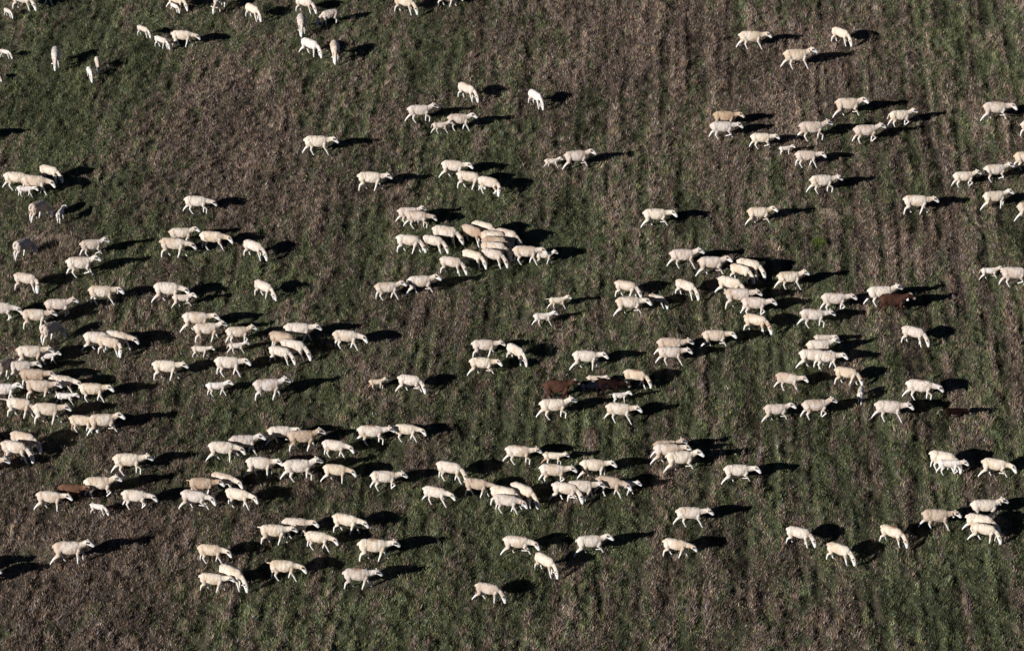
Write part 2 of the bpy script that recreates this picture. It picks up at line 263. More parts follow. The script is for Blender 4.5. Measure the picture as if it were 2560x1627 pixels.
  (-9.2, -16.41, 0.895, -10, 'F3', 'y', '', 'walking sheep in front of a half shaded one at the bottom left'),
  (-6.79, -13.4, 0.938, -4, 'F8', 'c', '', 'ewe with shaded legs behind a tail stubbed one, lower part'),
  (-7.47, -13.77, 0.951, -3, 'F3', 'y', 's', 'cream ewe with outstretched tail stub, leftmost of four at the bottom'),
  (-5.22, -13.16, 0.959, -16, 'L3', 'y', '', 'cream ewe nosing down, uppermost right of the four at the bottom'),
  (-6.07, -14.09, 0.886, -12, 'L8', 'y', '', 'small cream ewe nosing down, lowest of the four at the bottom'),
  (-4.3, -14.69, 1.045, -1, 'F3', 'y', 'm', 'ewe with orange brown stain along her back, bottom centre left'),
  (-7.05, -15.77, 0.956, -4, 'L8', 'y', 's', 'cream ewe with tail stub walking alone, bottom left centre'),
  (-4.74, -16.23, 0.964, -1, 'F3', 'g', 'm', 'greyish ewe with a red mark walking below the orange stained one'),
  (-2.44, -11.5, 0.89, -18, 'L9', 'c', '', 'ewe stepping down right on open ground left of the lower centre group'),
  (-0.71, -16.94, 0.886, -16, 'G1', 'b', '', 'lowest sheep of the picture, beige and grazing at the bottom centre'),
  (0.18, -14.4, 0.947, -8, 'L4', 'c', 'o', 'ewe with orange hind leg walking above a steep grazing one, bottom centre'),
  (1.05, -15.42, 0.886, -44, 'G6', 'y', '', 'bright cream sheep grazing steeply down right, bottom centre'),
  (2.47, -14.38, 0.971, 6, 'U4', 'c', '', 'slim ewe trotting with head high above a steep grazing one, bottom centre'),
  (5.13, -14.49, 0.886, -15, 'L3', 'y', '', 'cream ewe nosing down alone below an orange eared one'),
  (5.65, -12.76, 0.95, -1, 'F9', 'c', 'e', 'ewe with an orange ear walking alone, bottom right centre'),
  (9.03, -13.84, 0.886, -20, 'G6', 'c', '', 'ewe grazing, leftmost of three spaced out at the bottom right'),
  (10.22, -14.79, 0.902, -30, 'G6', 'y', '', 'cream ewe grazing, middle and lowest of three spaced out at the bottom right'),
  (11.97, -13.78, 0.886, -32, 'G6', 'y', 'm', 'ewe with a tan patch on her rump grazing, bottom right'),
  (13.44, -12.93, 0.986, -2, 'F9', 't', 'C', 'tan ewe with dark collar walking at the bottom right'),
  (15.05, -12.34, 0.988, 2, 'U3', 'c', 'C', 'ewe with thin collar and white face above a grazing pair, right edge'),
  (14.79, -13.24, 0.999, -18, 'G7', 'y', '', 'rear sheep of the grazing pair at the bottom right edge, head in shadow'),
  (14.88, -13.65, 0.886, -20, 'G1', 'y', '', 'front sheep of the grazing pair at the bottom right edge'),
  (-16.5, -16.14, 0.999, 0, 'F3', 'c', '', 'sheep just past the left edge low down, throwing its shadow into view'),
  (-17.13, -15.73, 0.999, 0, 'F7', 'c', '', 'sheep farther past the left edge low down, behind another one'),
  (-20.83, 13.94, 0.999, 0, 'F3', 'c', '', 'sheep just past the left edge high up, throwing a short shadow into view'),
  (-17.82, -8.35, 0.999, 0, 'F8', 'c', '', 'sheep just past the left edge above the white face cut by the edge'),
]
PATCHES = [(-17.6, 16.9, 2.5, 6.3, 1.3), (-17.1, 24.7, 3.3, 2.8, 1), (-18.4, 11.1, 1.4, 1.9, 0.3), (-11.3, 15.4, 3.8, 7.6, -1), (-10.2, 24.7, 2.1, 2.1, 0.4), (-8.7, 21.9, 1.5, 2.1, 0.5), (-8.0, 9.0, 2.2, 3.8, -0.5), (-3.9, 22.3, 2.8, 3.8, 0.35), (-1.7, 11.8, 2.1, 2.9, 0.7), (-4.0, 14.3, 1.6, 2.6, -0.3), (-0.4, 4.8, 3.4, 2.2, 1.6), (-1.3, 9.4, 1.9, 1.9, 0.8), (-9.9, 5.1, 3.1, 2.2, 0.8), (-13.9, 5.1, 1.9, 2.5, 0.7), (-16.1, 10.4, 1.9, 2.6, 0.7), (-17.2, 6.4, 1.1, 1.9, -0.9), (2.2, 26.0, 2.5, 2.1, -0.7), (1.7, 22.7, 1.0, 1.4, 0.5), (7.7, 21.9, 6.2, 6.9, -1.2), (13.7, 21.9, 2.1, 3.8, -0.8), (18.1, 22.3, 1.7, 4.8, 0.55), (17.2, 14.3, 2.5, 3.3, -0.2), (10.3, 10.1, 3.8, 3.8, -0.3), (4.7, 10.1, 2.2, 3.2, 0.2), (15.4, 5.7, 2.8, 3.4, -0.5), (8.8, -1.0, 2.2, 2.7, 0.8), (3.0, 5.1, 1.9, 2.5, 0.3), (0.7, -1.0, 3.2, 2.4, 0.4), (-3.7, -1.0, 1.6, 2.4, -0.5), (-6.5, -2.8, 1.7, 2.6, 0.7), (-8.4, 0.2, 1.5, 2.4, 0.5), (-11.5, -2.5, 1.0, 4.1, -0.7), (-3.6, -6.6, 1.7, 2.3, -0.3), (-16.7, 2.0, 1.8, 2.4, 0.4), (-12.8, -6.6, 2.5, 1.7, -0.7), (-14.2, -13.1, 3.5, 3.2, -1), (-12.7, -17.5, 3.9, 2.9, -1.3), (-7.2, -17.8, 3.1, 2.1, 0.8), (-6.7, -15.0, 2.7, 2.1, 0.3), (-9.1, -6.4, 1.7, 1.7, 0.5), (-1.1, -14.3, 2.4, 3.2, 0.7), (-1.4, -12.3, 1.1, 1.4, 0.7), (4.2, -6.6, 3.5, 2.8, 0.5), (-2.6, -17.8, 1.8, 1.8, 0.2), (3.2, -16.2, 2.6, 2.9, -0.1), (1.7, -15.0, 0.7, 1.1, 0.8), (11.0, -9.3, 2.1, 3.1, 0.5), (16.3, -2.5, 2.0, 3.5, -0.5), (13.4, -6.6, 2.0, 2.3, -0.5), (15.4, -10.1, 1.5, 2.5, -0.3), (10.4, -16.6, 1.7, 2.6, -0.5), (14.3, -17.1, 1.6, 2.1, 0.6), (7.1, -17.8, 1.9, 2.1, -0.6), (12.5, -15.0, 0.9, 2.1, 0.5), (18.0, 3.8, 0.9, 2.4, 0.5), (-0.1, -7.7, 2.2, 2.2, 0.5), (-16.4, -4.7, 1.4, 2.0, 0.3), (9.0, 3.8, 1.8, 1.8, 0.5), (13.3, -0.4, 0.9, 1.2, -0.7)]

# ------------------------------------------------------------------ noise
rng = np.random.default_rng(11)
def vnoise(x, y, sx_, sy_, seed):
    """smooth value noise in 0..1 with cell size sx_ by sy_ metres"""
    g = np.random.default_rng(seed).random((256, 256)).astype(np.float32)
    u = x/sx_ + 1000.37; v = y/sy_ + 1000.71
    i = np.floor(u).astype(np.int64); j = np.floor(v).astype(np.int64)
    fu = (u-i).astype(np.float32); fv = (v-j).astype(np.float32)
    fu = fu*fu*(3-2*fu); fv = fv*fv*(3-2*fv)
    i0, j0, i1, j1 = i & 255, j & 255, (i+1) & 255, (j+1) & 255
    return (g[i0, j0]*(1-fu)*(1-fv) + g[i1, j0]*fu*(1-fv) + g[i0, j1]*(1-fu)*fv + g[i1, j1]*fu*fv)

def furrow(x, y, w_, l_, seed):
    xx = x + 0.16*(vnoise(x, y, 1.6, 2.2, seed+100)-.5) - 0.05*y
    return vnoise(xx, y, w_, l_, seed)

def row_strength(x, y):      # the mown rows are plain on the right of the field and trampled out elsewhere
    return np.clip(0.85+0.025*x+0.6*(vnoise(x, y, 5.0, 8.0, 61)-.5), .50, 1.25)

def green_field(x, y):
    """how green (1) or how dry and brown (0) the pasture is at a place"""
    f = np.full(x.shape, 0.0, np.float32)
    wx = x + 2.0*(vnoise(x, y, 2.6, 5.0, 5)-.5) + 0.9*(furrow(x, y, .5, 4.0, 6)-.5)
    wy = y + 4.5*(vnoise(x, y, 2.7, 5.6, 7)-.5) + 4.0*(furrow(x, y, .45, 6.0, 8)-.5)
    for px, py, rx, ry, v in PATCHES:
        f += v*np.exp(-(((wx-px)/rx)**2 + ((wy-py)/ry)**2))
    f = 0.47 + 0.30*f
    f += 0.46*row_strength(x, y)*(furrow(x, y, 0.27, 5.0, 9)-.5)          # lines left by mowing, running away from the viewer
    f += 0.15*row_strength(x, y)*(furrow(x, y, 0.95, 12.0, 14)-.5)
    f += 0.26*(vnoise(x, y, 0.95, 1.9, 10)-.5)
    f += 0.34*(vnoise(x, y, 0.20, 0.60, 12)-.5)
    return np.clip(f, 0, 1)

def tone_field(x, y):
    k = row_strength(x, y)
    t = (0.95*k*(furrow(x, y, 0.21, 3.6, 21)-.5) + 0.36*k*(furrow(x, y, 0.62, 9.0, 24)-.5) + 0.60*(vnoise(x, y, 0.15, 0.34, 22)-.5)
         + 0.60*(vnoise(x, y, 0.38, 0.75, 25)-.5) + 0.40*(vnoise(x, y, 2.4, 4.0, 23)-.5))
    return t

def height_field(x, y):
    k = row_strength(x, y)
    h = (0.090*(vnoise(x, y, 0.26, 0.46, 31)-.5) + 0.055*(vnoise(x, y, 0.12, 0.18, 32)-.5)
         + 0.070*k*(furrow(x, y, 0.21, 3.6, 21)-.5) + 0.035*k*(furrow(x, y, 0.62, 9.0, 24)-.5))
    return np.minimum(h, 0.03+0.25*(h-0.03)) - 0.02

# ------------------------------------------------------------------ materials
def new_mat(name):
    m = bpy.data.materials.new(name); m.use_nodes = True
    b = m.node_tree.nodes['Principled BSDF']
    b.inputs['Roughness'].default_value = 0.92
    b.inputs['Specular IOR Level'].default_value = 0.12
    return m, m.node_tree, b

def veg_material(name, noise_scale):
    m, t, b = new_mat(name)
    at = t.nodes.new('ShaderNodeAttribute'); at.attribute_name = 'tint'
    tc = t.nodes.new('ShaderNodeNewGeometry')
    n = t.nodes.new('ShaderNodeTexNoise'); n.inputs['Scale'].default_value = noise_scale; n.inputs['Detail'].default_value = 5
    mp = t.nodes.new('ShaderNodeMapRange'); mp.inputs[1].default_value = .3; mp.inputs[2].default_value = .7
    mp.inputs[3].default_value = .7; mp.inputs[4].default_value = 1.3
    mx = t.nodes.new('ShaderNodeVectorMath'); mx.operation = 'SCALE'
    t.links.new(tc.outputs['Position'], n.inputs['Vector']); t.links.new(n.outputs['Fac'], mp.inputs[0])
    t.links.new(at.outputs['Color'], mx.inputs[0]); t.links.new(mp.outputs[0], mx.inputs['Scale'])
    t.links.new(mx.outputs[0], b.inputs['Base Color'])
    return m
m_ground = veg_material('pasture_soil', 9.0)
m_grass = veg_material('grass_blades', 5.0)

def far_material():
    m, t, b = new_mat('far_pasture')
    tc = t.nodes.new('ShaderNodeNewGeometry')
    n1 = t.nodes.new('ShaderNodeTexNoise'); n1.inputs['Scale'].default_value = .22; n1.inputs['Detail'].default_value = 8
    n2 = t.nodes.new('ShaderNodeTexNoise'); n2.inputs['Scale'].default_value = 4.0; n2.inputs['Detail'].default_value = 6
    r1 = t.nodes.new('ShaderNodeValToRGB')
    r1.color_ramp.elements[0].position = .38; r1.color_ramp.elements[0].color = (.030, .042, .016, 1)
    r1.color_ramp.elements[1].position = .62; r1.color_ramp.elements[1].color = (.075, .056, .040, 1)
    mp = t.nodes.new('ShaderNodeMapRange'); mp.inputs[1].default_value = .3; mp.inputs[2].default_value = .7
    mp.inputs[3].default_value = .5; mp.inputs[4].default_value = 1.6
    mx = t.nodes.new('ShaderNodeVectorMath'); mx.operation = 'SCALE'
    t.links.new(tc.outputs['Position'], n1.inputs['Vector']); t.links.new(tc.outputs['Position'], n2.inputs['Vector'])
    t.links.new(n1.outputs['Fac'], r1.inputs[0]); t.links.new(n2.outputs['Fac'], mp.inputs[0])
    t.links.new(r1.outputs[0], mx.inputs[0]); t.links.new(mp.outputs[0], mx.inputs['Scale'])
    t.links.new(mx.outputs[0], b.inputs['Base Color'])
    return m
m_far = far_material()

GREENS = np.array([(.144, .152, .062), (.082, .120, .054), (.198, .182, .094), (.100, .130, .096), (.082, .094, .048)], np.float32)
DRYS = np.array([(.216, .162, .110), (.154, .110, .092), (.308, .250, .195), (.190, .162, .170), (.122, .080, .068), (.232, .144, .098)], np.float32)
def veg_color(x, y, spread):
    n = x.shape[0]
    g = green_field(x, y)
    p = np.clip((g-.5)*1.45+.63, .10, .92)
    isg = rng.random(n) < p if spread else None
    gi = rng.integers(0, len(GREENS), n); di = rng.integers(0, len(DRYS), n)
    if spread:
        # neighbouring blades mostly share a hue, so tufts read as tufts
        cg = (vnoise(x, y, 0.21, 0.34, 51)*3.4*len(GREENS)).astype(int) % len(GREENS)
        cd = (vnoise(x, y, 0.17, 0.30, 52)*3.4*len(DRYS)).astype(int) % len(DRYS)
        own = rng.random(n) < .62
        gi = np.where(own, cg, gi); di = np.where(own, cd, di)
        patch = .5*vnoise(x, y, 0.16, 0.26, 53) + .5*np.clip((height_field(x, y)+.10)/.14, 0, 1)   # dry on the hummocks, green in the hollows
        isg = np.where(rng.random(n) < .6, patch < (p-.5)*.75+.5, isg)
        col = np.where(isg[:, None], GREENS[gi], DRYS[di])
        col = col*(0.62+1.25*rng.random(n)**1.6)[:, None]
    else:
        col = GREENS.mean(0)*p[:, None] + DRYS.mean(0)*(1-p[:, None])
    t = tone_field(x, y)
    return col*np.clip(1.08+0.95*t, .32, 2.2)[:, None]

def set_tint(me, col, domain='POINT'):
    a = me.color_attributes.new('tint', 'FLOAT_COLOR', domain)
    full = np.ones((col.shape[0], 4), np.float32); full[:, :3] = col
    a.data.foreach_set('color', full.ravel())

def mesh_from_arrays(name, verts, faces, per):
    me = bpy.data.meshes.new(name)
    nv, nf = len(verts), len(faces)
    me.vertices.add(nv); me.vertices.foreach_set('co', verts.astype(np.float32).ravel())
    me.loops.add(nf*per); me.loops.foreach_set('vertex_index', faces.astype(np.int32).ravel())
    me.polygons.add(nf); me.polygons.foreach_set('loop_start', np.arange(0, nf*per, per, dtype=np.int32))
    me.update(calc_edges=True)
    return me

# ------------------------------------------------------------------ ground (one sheet: fine middle, far apron reaching the horizon)
X0, X1, Y0, Y1, ST = -25.0, 25.0, -23.5, 32.0, 0.05
xs = np.arange(X0, X1+ST/2, ST); ys = np.arange(Y0, Y1+ST/2, ST)
nx, ny = len(xs), len(ys)
gx, gy = np.meshgrid(xs, ys); gx = gx.ravel(); gy = gy.ravel()
edge = np.clip(np.minimum(np.minimum(gx-X0, X1-gx), np.minimum(gy-Y0, Y1-gy))/1.0, 0, 1)
gz = height_field(gx, gy)*edge
idx = np.arange(nx*ny).reshape(ny, nx)
quads = np.stack([idx[:-1, :-1], idx[:-1, 1:], idx[1:, 1:], idx[1:, :-1]], -1).reshape(-1, 4)
ring = np.array([(X0, Y0, 0), (X1, Y0, 0), (X1, Y1, 0), (X0, Y1, 0), (-3500, -3500, 0), (3500, -3500, 0), (3500, 3500, 0), (-3500, 3500, 0)], np.float32)
base = nx*ny
corners = [idx[0, 0], idx[0, -1], idx[-1, -1], idx[-1, 0]]
apron = np.array([(corners[k], base+k, base+(k+1) % 4, corners[(k+1) % 4]) for k in range(4)])
verts = np.concatenate([np.stack([gx, gy, gz], -1), ring[4:]])
me = mesh_from_arrays('ground', verts, np.concatenate([quads, apron]), 4)
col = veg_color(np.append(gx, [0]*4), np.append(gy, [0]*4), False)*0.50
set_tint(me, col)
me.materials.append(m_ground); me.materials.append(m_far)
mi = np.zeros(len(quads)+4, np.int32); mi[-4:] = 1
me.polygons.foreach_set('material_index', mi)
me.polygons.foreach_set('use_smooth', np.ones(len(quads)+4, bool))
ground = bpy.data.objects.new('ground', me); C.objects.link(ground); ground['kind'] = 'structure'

# ------------------------------------------------------------------ grass: many single blades in small clumps, one sheet of ground cover
NB = 2400000
n0 = int(NB*1.15)
py_ = rng.uniform(Y0+.3, Y1-.3, n0); px_ = rng.uniform(-1, 1, n0)
half = 18.2 + (py_+19.5)*0.127 + 1.5                       # a little wider than what the picture shows
px_ = px_*half
# gather blades towards clump centres
dens = vnoise(px_, py_, 0.22, 0.30, 41)*.6 + vnoise(px_, py_, 0.6, 2.4, 42)*.4
keep = rng.random(n0) < np.clip(0.35+1.5*(dens-.25), .25, 1.0)
px_, py_, dens = px_[keep][:NB], py_[keep][:NB], dens[keep][:NB]
nb = len(px_)
z0 = height_field(px_, py_)
g = green_field(px_, py_)
tuftm = np.clip((vnoise(px_, py_, 0.20, 0.26, 71)*(.55+.6*vnoise(px_, py_, 1.5, 2.6, 72))-.56)/.12, 0, 1)   # taller rank tufts the flock leaves
hh = (0.035 + 0.060*rng.random(nb)**1.5)*(0.6+1.0*dens)*(1.12-0.35*g)*(.75+.6*np.clip((z0+.10)/.14, 0, 1))
ang = rng.uniform(0, 2*PI, nb); wid = rng.uniform(0.005, 0.011, nb)*(1.0+0.3*(1-g))
hh *= 1+1.0*tuftm
lean = rng.uniform(0.1, 0.9, nb)*hh; la = rng.uniform(0, 2*PI, nb)
ax, ay = np.cos(ang)*wid, np.sin(ang)*wid
v = np.empty((nb, 3, 3), np.float32)
v[:, 0] = np.stack([px_-ax, py_-ay, z0-.01], -1); v[:, 1] = np.stack([px_+ax, py_+ay, z0-.01], -1)
v[:, 2] = np.stack([px_+np.cos(la)*lean, py_+np.sin(la)*lean, z0+hh], -1)
me = mesh_from_arrays('grass', v.reshape(-1, 3), np.arange(nb*3).reshape(-1, 3), 3)
gcol = veg_color(px_, py_, True); gcol = gcol*(1+.15*tuftm[:, None]) + np.array([.020, .016, .010], np.float32)*tuftm[:, None]
set_tint(me, np.repeat(gcol, 3, axis=0))
me.materials.append(m_grass)
grass = bpy.data.objects.new('grass', me); C.objects.link(grass)
grass['kind'] = 'stuff'; grass['label'] = 'short rough pasture grass, part green and part dry brown heath'; grass['category'] = 'grass'

# ------------------------------------------------------------------ single tufts that stand out of the pasture
def tuft(name, x, y, rx, ry, h, n, cols, label, seed):
    r = np.random.default_rng(seed)
    a = r.uniform(0, 2*PI, n); q = np.sqrt(r.random(n))
    bx, by = x+np.cos(a)*q*rx, y+np.sin(a)*q*ry
    hg = h*(.45+.55*r.random(n))*(1.05-.6*q)
    wa = r.uniform(0, 2*PI, n); wd = r.uniform(.006, .014, n)
    ox, oy = np.cos(a)*hg*r.uniform(.1, .8, n), np.sin(a)*hg*r.uniform(.1, .8, n)
    v = np.empty((n, 3, 3), np.float32)
    v[:, 0] = np.stack([bx-np.cos(wa)*wd, by-np.sin(wa)*wd, 0*bx-.02], -1)
    v[:, 1] = np.stack([bx+np.cos(wa)*wd, by+np.sin(wa)*wd, 0*bx-.02], -1)
    v[:, 2] = np.stack([bx+ox, by+oy, hg], -1)
    v[:, :, 0] -= x; v[:, :, 1] -= y
    me = mesh_from_arrays(name, v.reshape(-1, 3), np.arange(n*3).reshape(-1, 3), 3)
    c = np.array(cols, np.float32)[r.integers(0, len(cols), n)]*(.7+.6*r.random(n))[:, None]
    set_tint(me, np.repeat(c, 3, axis=0)); me.materials.append(m_grass)
    o = bpy.data.objects.new(name, me); C.objects.link(o); o.location = (x, y, 0)
    o['label'] = label; o['category'] = 'plant'
    return o

# ------------------------------------------------------------------ coats
COATS = {   # wool, face and shanks
 'w': ((.80, .735, .69), (.86, .845, .82)), 'c': ((.715, .625, .54), (.85, .83, .80)),
 'y': ((.75, .65, .535), (.85, .83, .80)), 'b': ((.65, .555, .485), (.82, .79, .76)),
 'g': ((.64, .565, .51), (.82, .80, .78)), 't': ((.52, .41, .32), (.84, .82, .80)),
 'o': ((.55, .425, .31), (.74, .62, .48)), 'B': ((.052, .025, .018), (.036, .015, .011)),
 'D': ((.011, .0052, .0046), (.014, .007, .006)), 'K': ((.0045, .005, .009), (.009, .008, .009)),
 'r': ((.14, .075, .048), (.050, .028, .022)),
}
def coat_material(code):
    wool, face = COATS[code]
    m, t, b = new_mat({'w':'white_fleece','c':'cream_fleece','y':'yellowish_fleece','b':'beige_fleece','g':'greyish_fleece','t':'tan_fleece',
        'o':'orange_tan_fleece','B':'red_brown_coat','D':'dark_brown_coat','K':'black_coat','r':'rusty_coat'}[code])
    if code in 'BDKr': b.inputs['Specular IOR Level'].default_value = .02
    at = t.nodes.new('ShaderNodeAttribute'); at.attribute_name = 'zone'
    sep = t.nodes.new('ShaderNodeSeparateColor'); t.links.new(at.outputs['Color'], sep.inputs[0])
    tc = t.nodes.new('ShaderNodeTexCoord'); oi = t.nodes.new('ShaderNodeObjectInfo')
    add = t.nodes.new('ShaderNodeVectorMath'); add.operation = 'ADD'
    sc = t.nodes.new('ShaderNodeVectorMath'); sc.operation = 'SCALE'; sc.inputs[0].default_value = (31, 17, 23)
    t.links.new(oi.outputs['Random'], sc.inputs['Scale'])
    t.links.new(tc.outputs['Object'], add.inputs[0]); t.links.new(sc.outputs[0], add.inputs[1])
    n = t.nodes.new('ShaderNodeTexNoise'); n.inputs['Scale'].default_value = 3.2; n.inputs['Detail'].default_value = 3
    t.links.new(add.outputs[0], n.inputs['Vector'])
    rp = t.nodes.new('ShaderNodeValToRGB')
    dirty = tuple(c*k for c, k in zip(wool, (.82, .74, .66))) if code not in 'BDKr' else tuple(c*1.9 for c in wool)  # soiled tone on pale wool; on dark coats lighter variation with painted-in sheen
    rp.color_ramp.elements[0].position = .36; rp.color_ramp.elements[0].color = (*dirty, 1)
    rp.color_ramp.elements[1].position = .56; rp.color_ramp.elements[1].color = (*wool, 1)
    sh_ = t.nodes.new('ShaderNodeMath'); sh_.operation = 'MULTIPLY_ADD'; sh_.inputs[1].default_value = .20; sh_.inputs[2].default_value = -.10
    t.links.new(oi.outputs['Random'], sh_.inputs[0])
    sm_ = t.nodes.new('ShaderNodeMath'); sm_.operation = 'ADD'; t.links.new(n.outputs['Fac'], sm_.inputs[0]); t.links.new(sh_.outputs[0], sm_.inputs[1])
    t.links.new(sm_.outputs[0], rp.inputs[0])
    def mix(a, bcol, fac):
        k = t.nodes.new('ShaderNodeMix'); k.data_type = 'RGBA'
        t.links.new(fac, k.inputs['Factor'])
        if isinstance(a, tuple): k.inputs['A'].default_value = (*a, 1)
        else: t.links.new(a, k.inputs['A'])
        k.inputs['B'].default_value = (*bcol, 1)
        return k.outputs['Result']
    # parting lines of the fleece: across the loin and at the base of the neck
    sx_ = t.nodes.new('ShaderNodeSeparateXYZ'); t.links.new(tc.outputs['Object'], sx_.inputs[0])
    wob = t.nodes.new('ShaderNodeTexNoise'); wob.inputs['Scale'].default_value = 5.0; t.links.new(add.outputs[0], wob.inputs['Vector'])
    def mth(op, a, b_=None):
        k = t.nodes.new('ShaderNodeMath'); k.operation = op
        for i_, q in enumerate((a, b_)):
            if q is None: continue
            if isinstance(q, (int, float)): k.inputs[i_].default_value = q
            else: t.links.new(q, k.inputs[i_])
        return k.outputs[0]
    xw = mth('ADD', sx_.outputs['X'], mth('MULTIPLY', mth('SUBTRACT', wob.outputs['Fac'], .5), .22))
    loin = mth('SUBTRACT', 1.0, mth('MINIMUM', 1.0, mth('DIVIDE', mth('ABSOLUTE', mth('ADD', xw, .20)), .022)))
    loin = mth('MULTIPLY', loin, mth('MINIMUM', 1.0, mth('MAXIMUM', 0.0, mth('MULTIPLY', mth('SUBTRACT', sx_.outputs['Z'], .50), 9.0))))
    loin = mth('MULTIPLY', loin, mth('MINIMUM', 1.0, mth('MAXIMUM', 0.0, mth('MULTIPLY', mth('SUBTRACT', oi.outputs['Random'], .3), 2.0))))
    nk_ = mth('SUBTRACT', 1.0, mth('MINIMUM', 1.0, mth('DIVIDE', mth('ABSOLUTE', mth('SUBTRACT', xw, .385)), .018)))
    part = mth('MINIMUM', .62, mth('ADD', mth('MULTIPLY', loin, .8), mth('MULTIPLY', nk_, .55)))
    c = mix(rp.outputs[0], tuple(q*.22 for q in wool), part)
    c = mix(c, face, sep.outputs[0])
    c = mix(c, (.50, .43, .37) if code in 'BDKr' else tuple(min(q, p) for q, p in zip((.42, .17, .075), wool)), sep.outputs[2])
    c = mix(c, (.022, .018, .016), sep.outputs[1])
    t.links.new(c, b.inputs['Base Color'])
    n2 = t.nodes.new('ShaderNodeTexNoise'); n2.inputs['Scale'].default_value = 34; n2.inputs['Detail'].default_value = 3
    t.links.new(tc.outputs['Object'], n2.inputs['Vector'])
    bp = t.nodes.new('ShaderNodeBump'); bp.inputs['Strength'].default_value = .5; bp.inputs['Distance'].default_value = .02
    t.links.new(n2.outputs['Fac'], bp.inputs['Height']); t.links.new(bp.outputs[0], b.inputs['Normal'])
    return m
MATS = {k: coat_material(k) for k in COATS}
def plain(name, col, rough=.7, metal=0.0):
    m, t, b = new_mat(name); b.inputs['Base Color'].default_value = (*col, 1)
    n = t.nodes.new('ShaderNodeTexNoise'); n.inputs['Scale'].default_value = 60
    bp = t.nodes.new('ShaderNodeBump'); bp.inputs['Strength'].default_value = .2
    t.links.new(n.outputs['Fac'], bp.inputs['Height']); t.links.new(bp.outputs[0], b.inputs['Normal'])
    b.inputs['Roughness'].default_value = rough; b.inputs['Metallic'].default_value = metal
    return m
m_leather = plain('dark_leather', (.09, .022, .015)); m_strap = plain('brown_strap', (.11, .06, .04)); m_red = plain('red_webbing', (.36, .035, .02))
m_bell = plain('pale_metal', (.62, .60, .56), .45, .4); m_white = plain('white_enamel', (.85, .84, .82), .5)
m_tag = plain('orange_plastic', (.85, .28, .08), .5)

# ------------------------------------------------------------------ sheep
def blob(bm, c, r, rot=None, seg=14):
    mat = Matrix.Translation(c) @ (rot or Matrix.Identity(4)) @ Matrix.Diagonal((*r, 1))
    bmesh.ops.create_uvsphere(bm, u_segments=seg, v_segments=max(6, seg//2+1), radius=1.0, matrix=mat)

def tube(bm, pts, rad, seg=12, flat=1.0):
    """closed tapered tube along pts (list of Vector), round caps by small end rings"""
    pts = [Vector(p) for p in pts]; n = len(pts)
    rings = []
    for i, p in enumerate(pts):
        d = (pts[min(i+1, n-1)]-pts[max(i-1, 0)]).normalized()
        side = Vector((0, 1, 0)); up = d.cross(side)
        if up.length < 1e-4: side = Vector((1, 0, 0)); up = d.cross(side)
        up.normalize(); side = up.cross(d).normalized()
        rings.append([bm.verts.new(p + side*math.cos(a)*rad[i]*flat + up*math.sin(a)*rad[i]) for a in [2*PI*k/seg for k in range(seg)]])
    for a, b in zip(rings, rings[1:]):
        for k in range(seg): bm.faces.new((a[k], a[(k+1) % seg], b[(k+1) % seg], b[k]))
    bm.faces.new(list(reversed(rings[0]))); bm.faces.new(rings[-1])
    for p, r in ((pts[0], rad[0]), (pts[-1], rad[-1])): blob(bm, p, (r, r*flat, r), seg=10)

def body_loft(bm, st, seg=20):
    rings = []
    for x, zc, hh_, hw in st:
        rings.append([bm.verts.new((x, math.cos(a)*hw, zc+math.sin(a)*hh_)) for a in [2*PI*k/seg for k in range(seg)]])
    for a, b in zip(rings, rings[1:]):
        for k in range(seg): bm.faces.new((a[k], a[(k+1) % seg], b[(k+1) % seg], b[k]))
    bm.faces.new(rings[0]); bm.faces.new(list(reversed(rings[-1])))

# legs: (swing, flex) in degrees for near hind, far hind, near fore, far fore (near = the sheep's right)
GAITS = {
 0: ((-4, 0), (7, 0), (1, 0), (5, 0)),
 1: ((-30, 0), (20, 0), (-6, 0), (24, 26)),
 2: ((20, 0), (-22, 0), (-16, 46), (20, 0)),
 3: ((-14, 0), (17, 0), (-20, 0), (22, 0)),
 4: ((-27, 0), (26, 14), (-14, 62), (24, 0)),
 5: ((12, 0), (-18, 10), (4, 40), (-6, 0)),
 6: ((-15, 0), (4, 0), (12, 0), (-9, 0)),
}
for k_, src_ in ((7, 1), (8, 3), (9, 4)):      # the same strides with left and right legs exchanged
    a_, b_, c_, d_ = GAITS[src_]; GAITS[k_] = (b_, a_, d_, c_)
def rotv(v, a):   # swing forward by a
    c, s = math.cos(a), math.sin(a); return Vector((v.x*c - v.z*s, v.y, v.x*s + v.z*c))
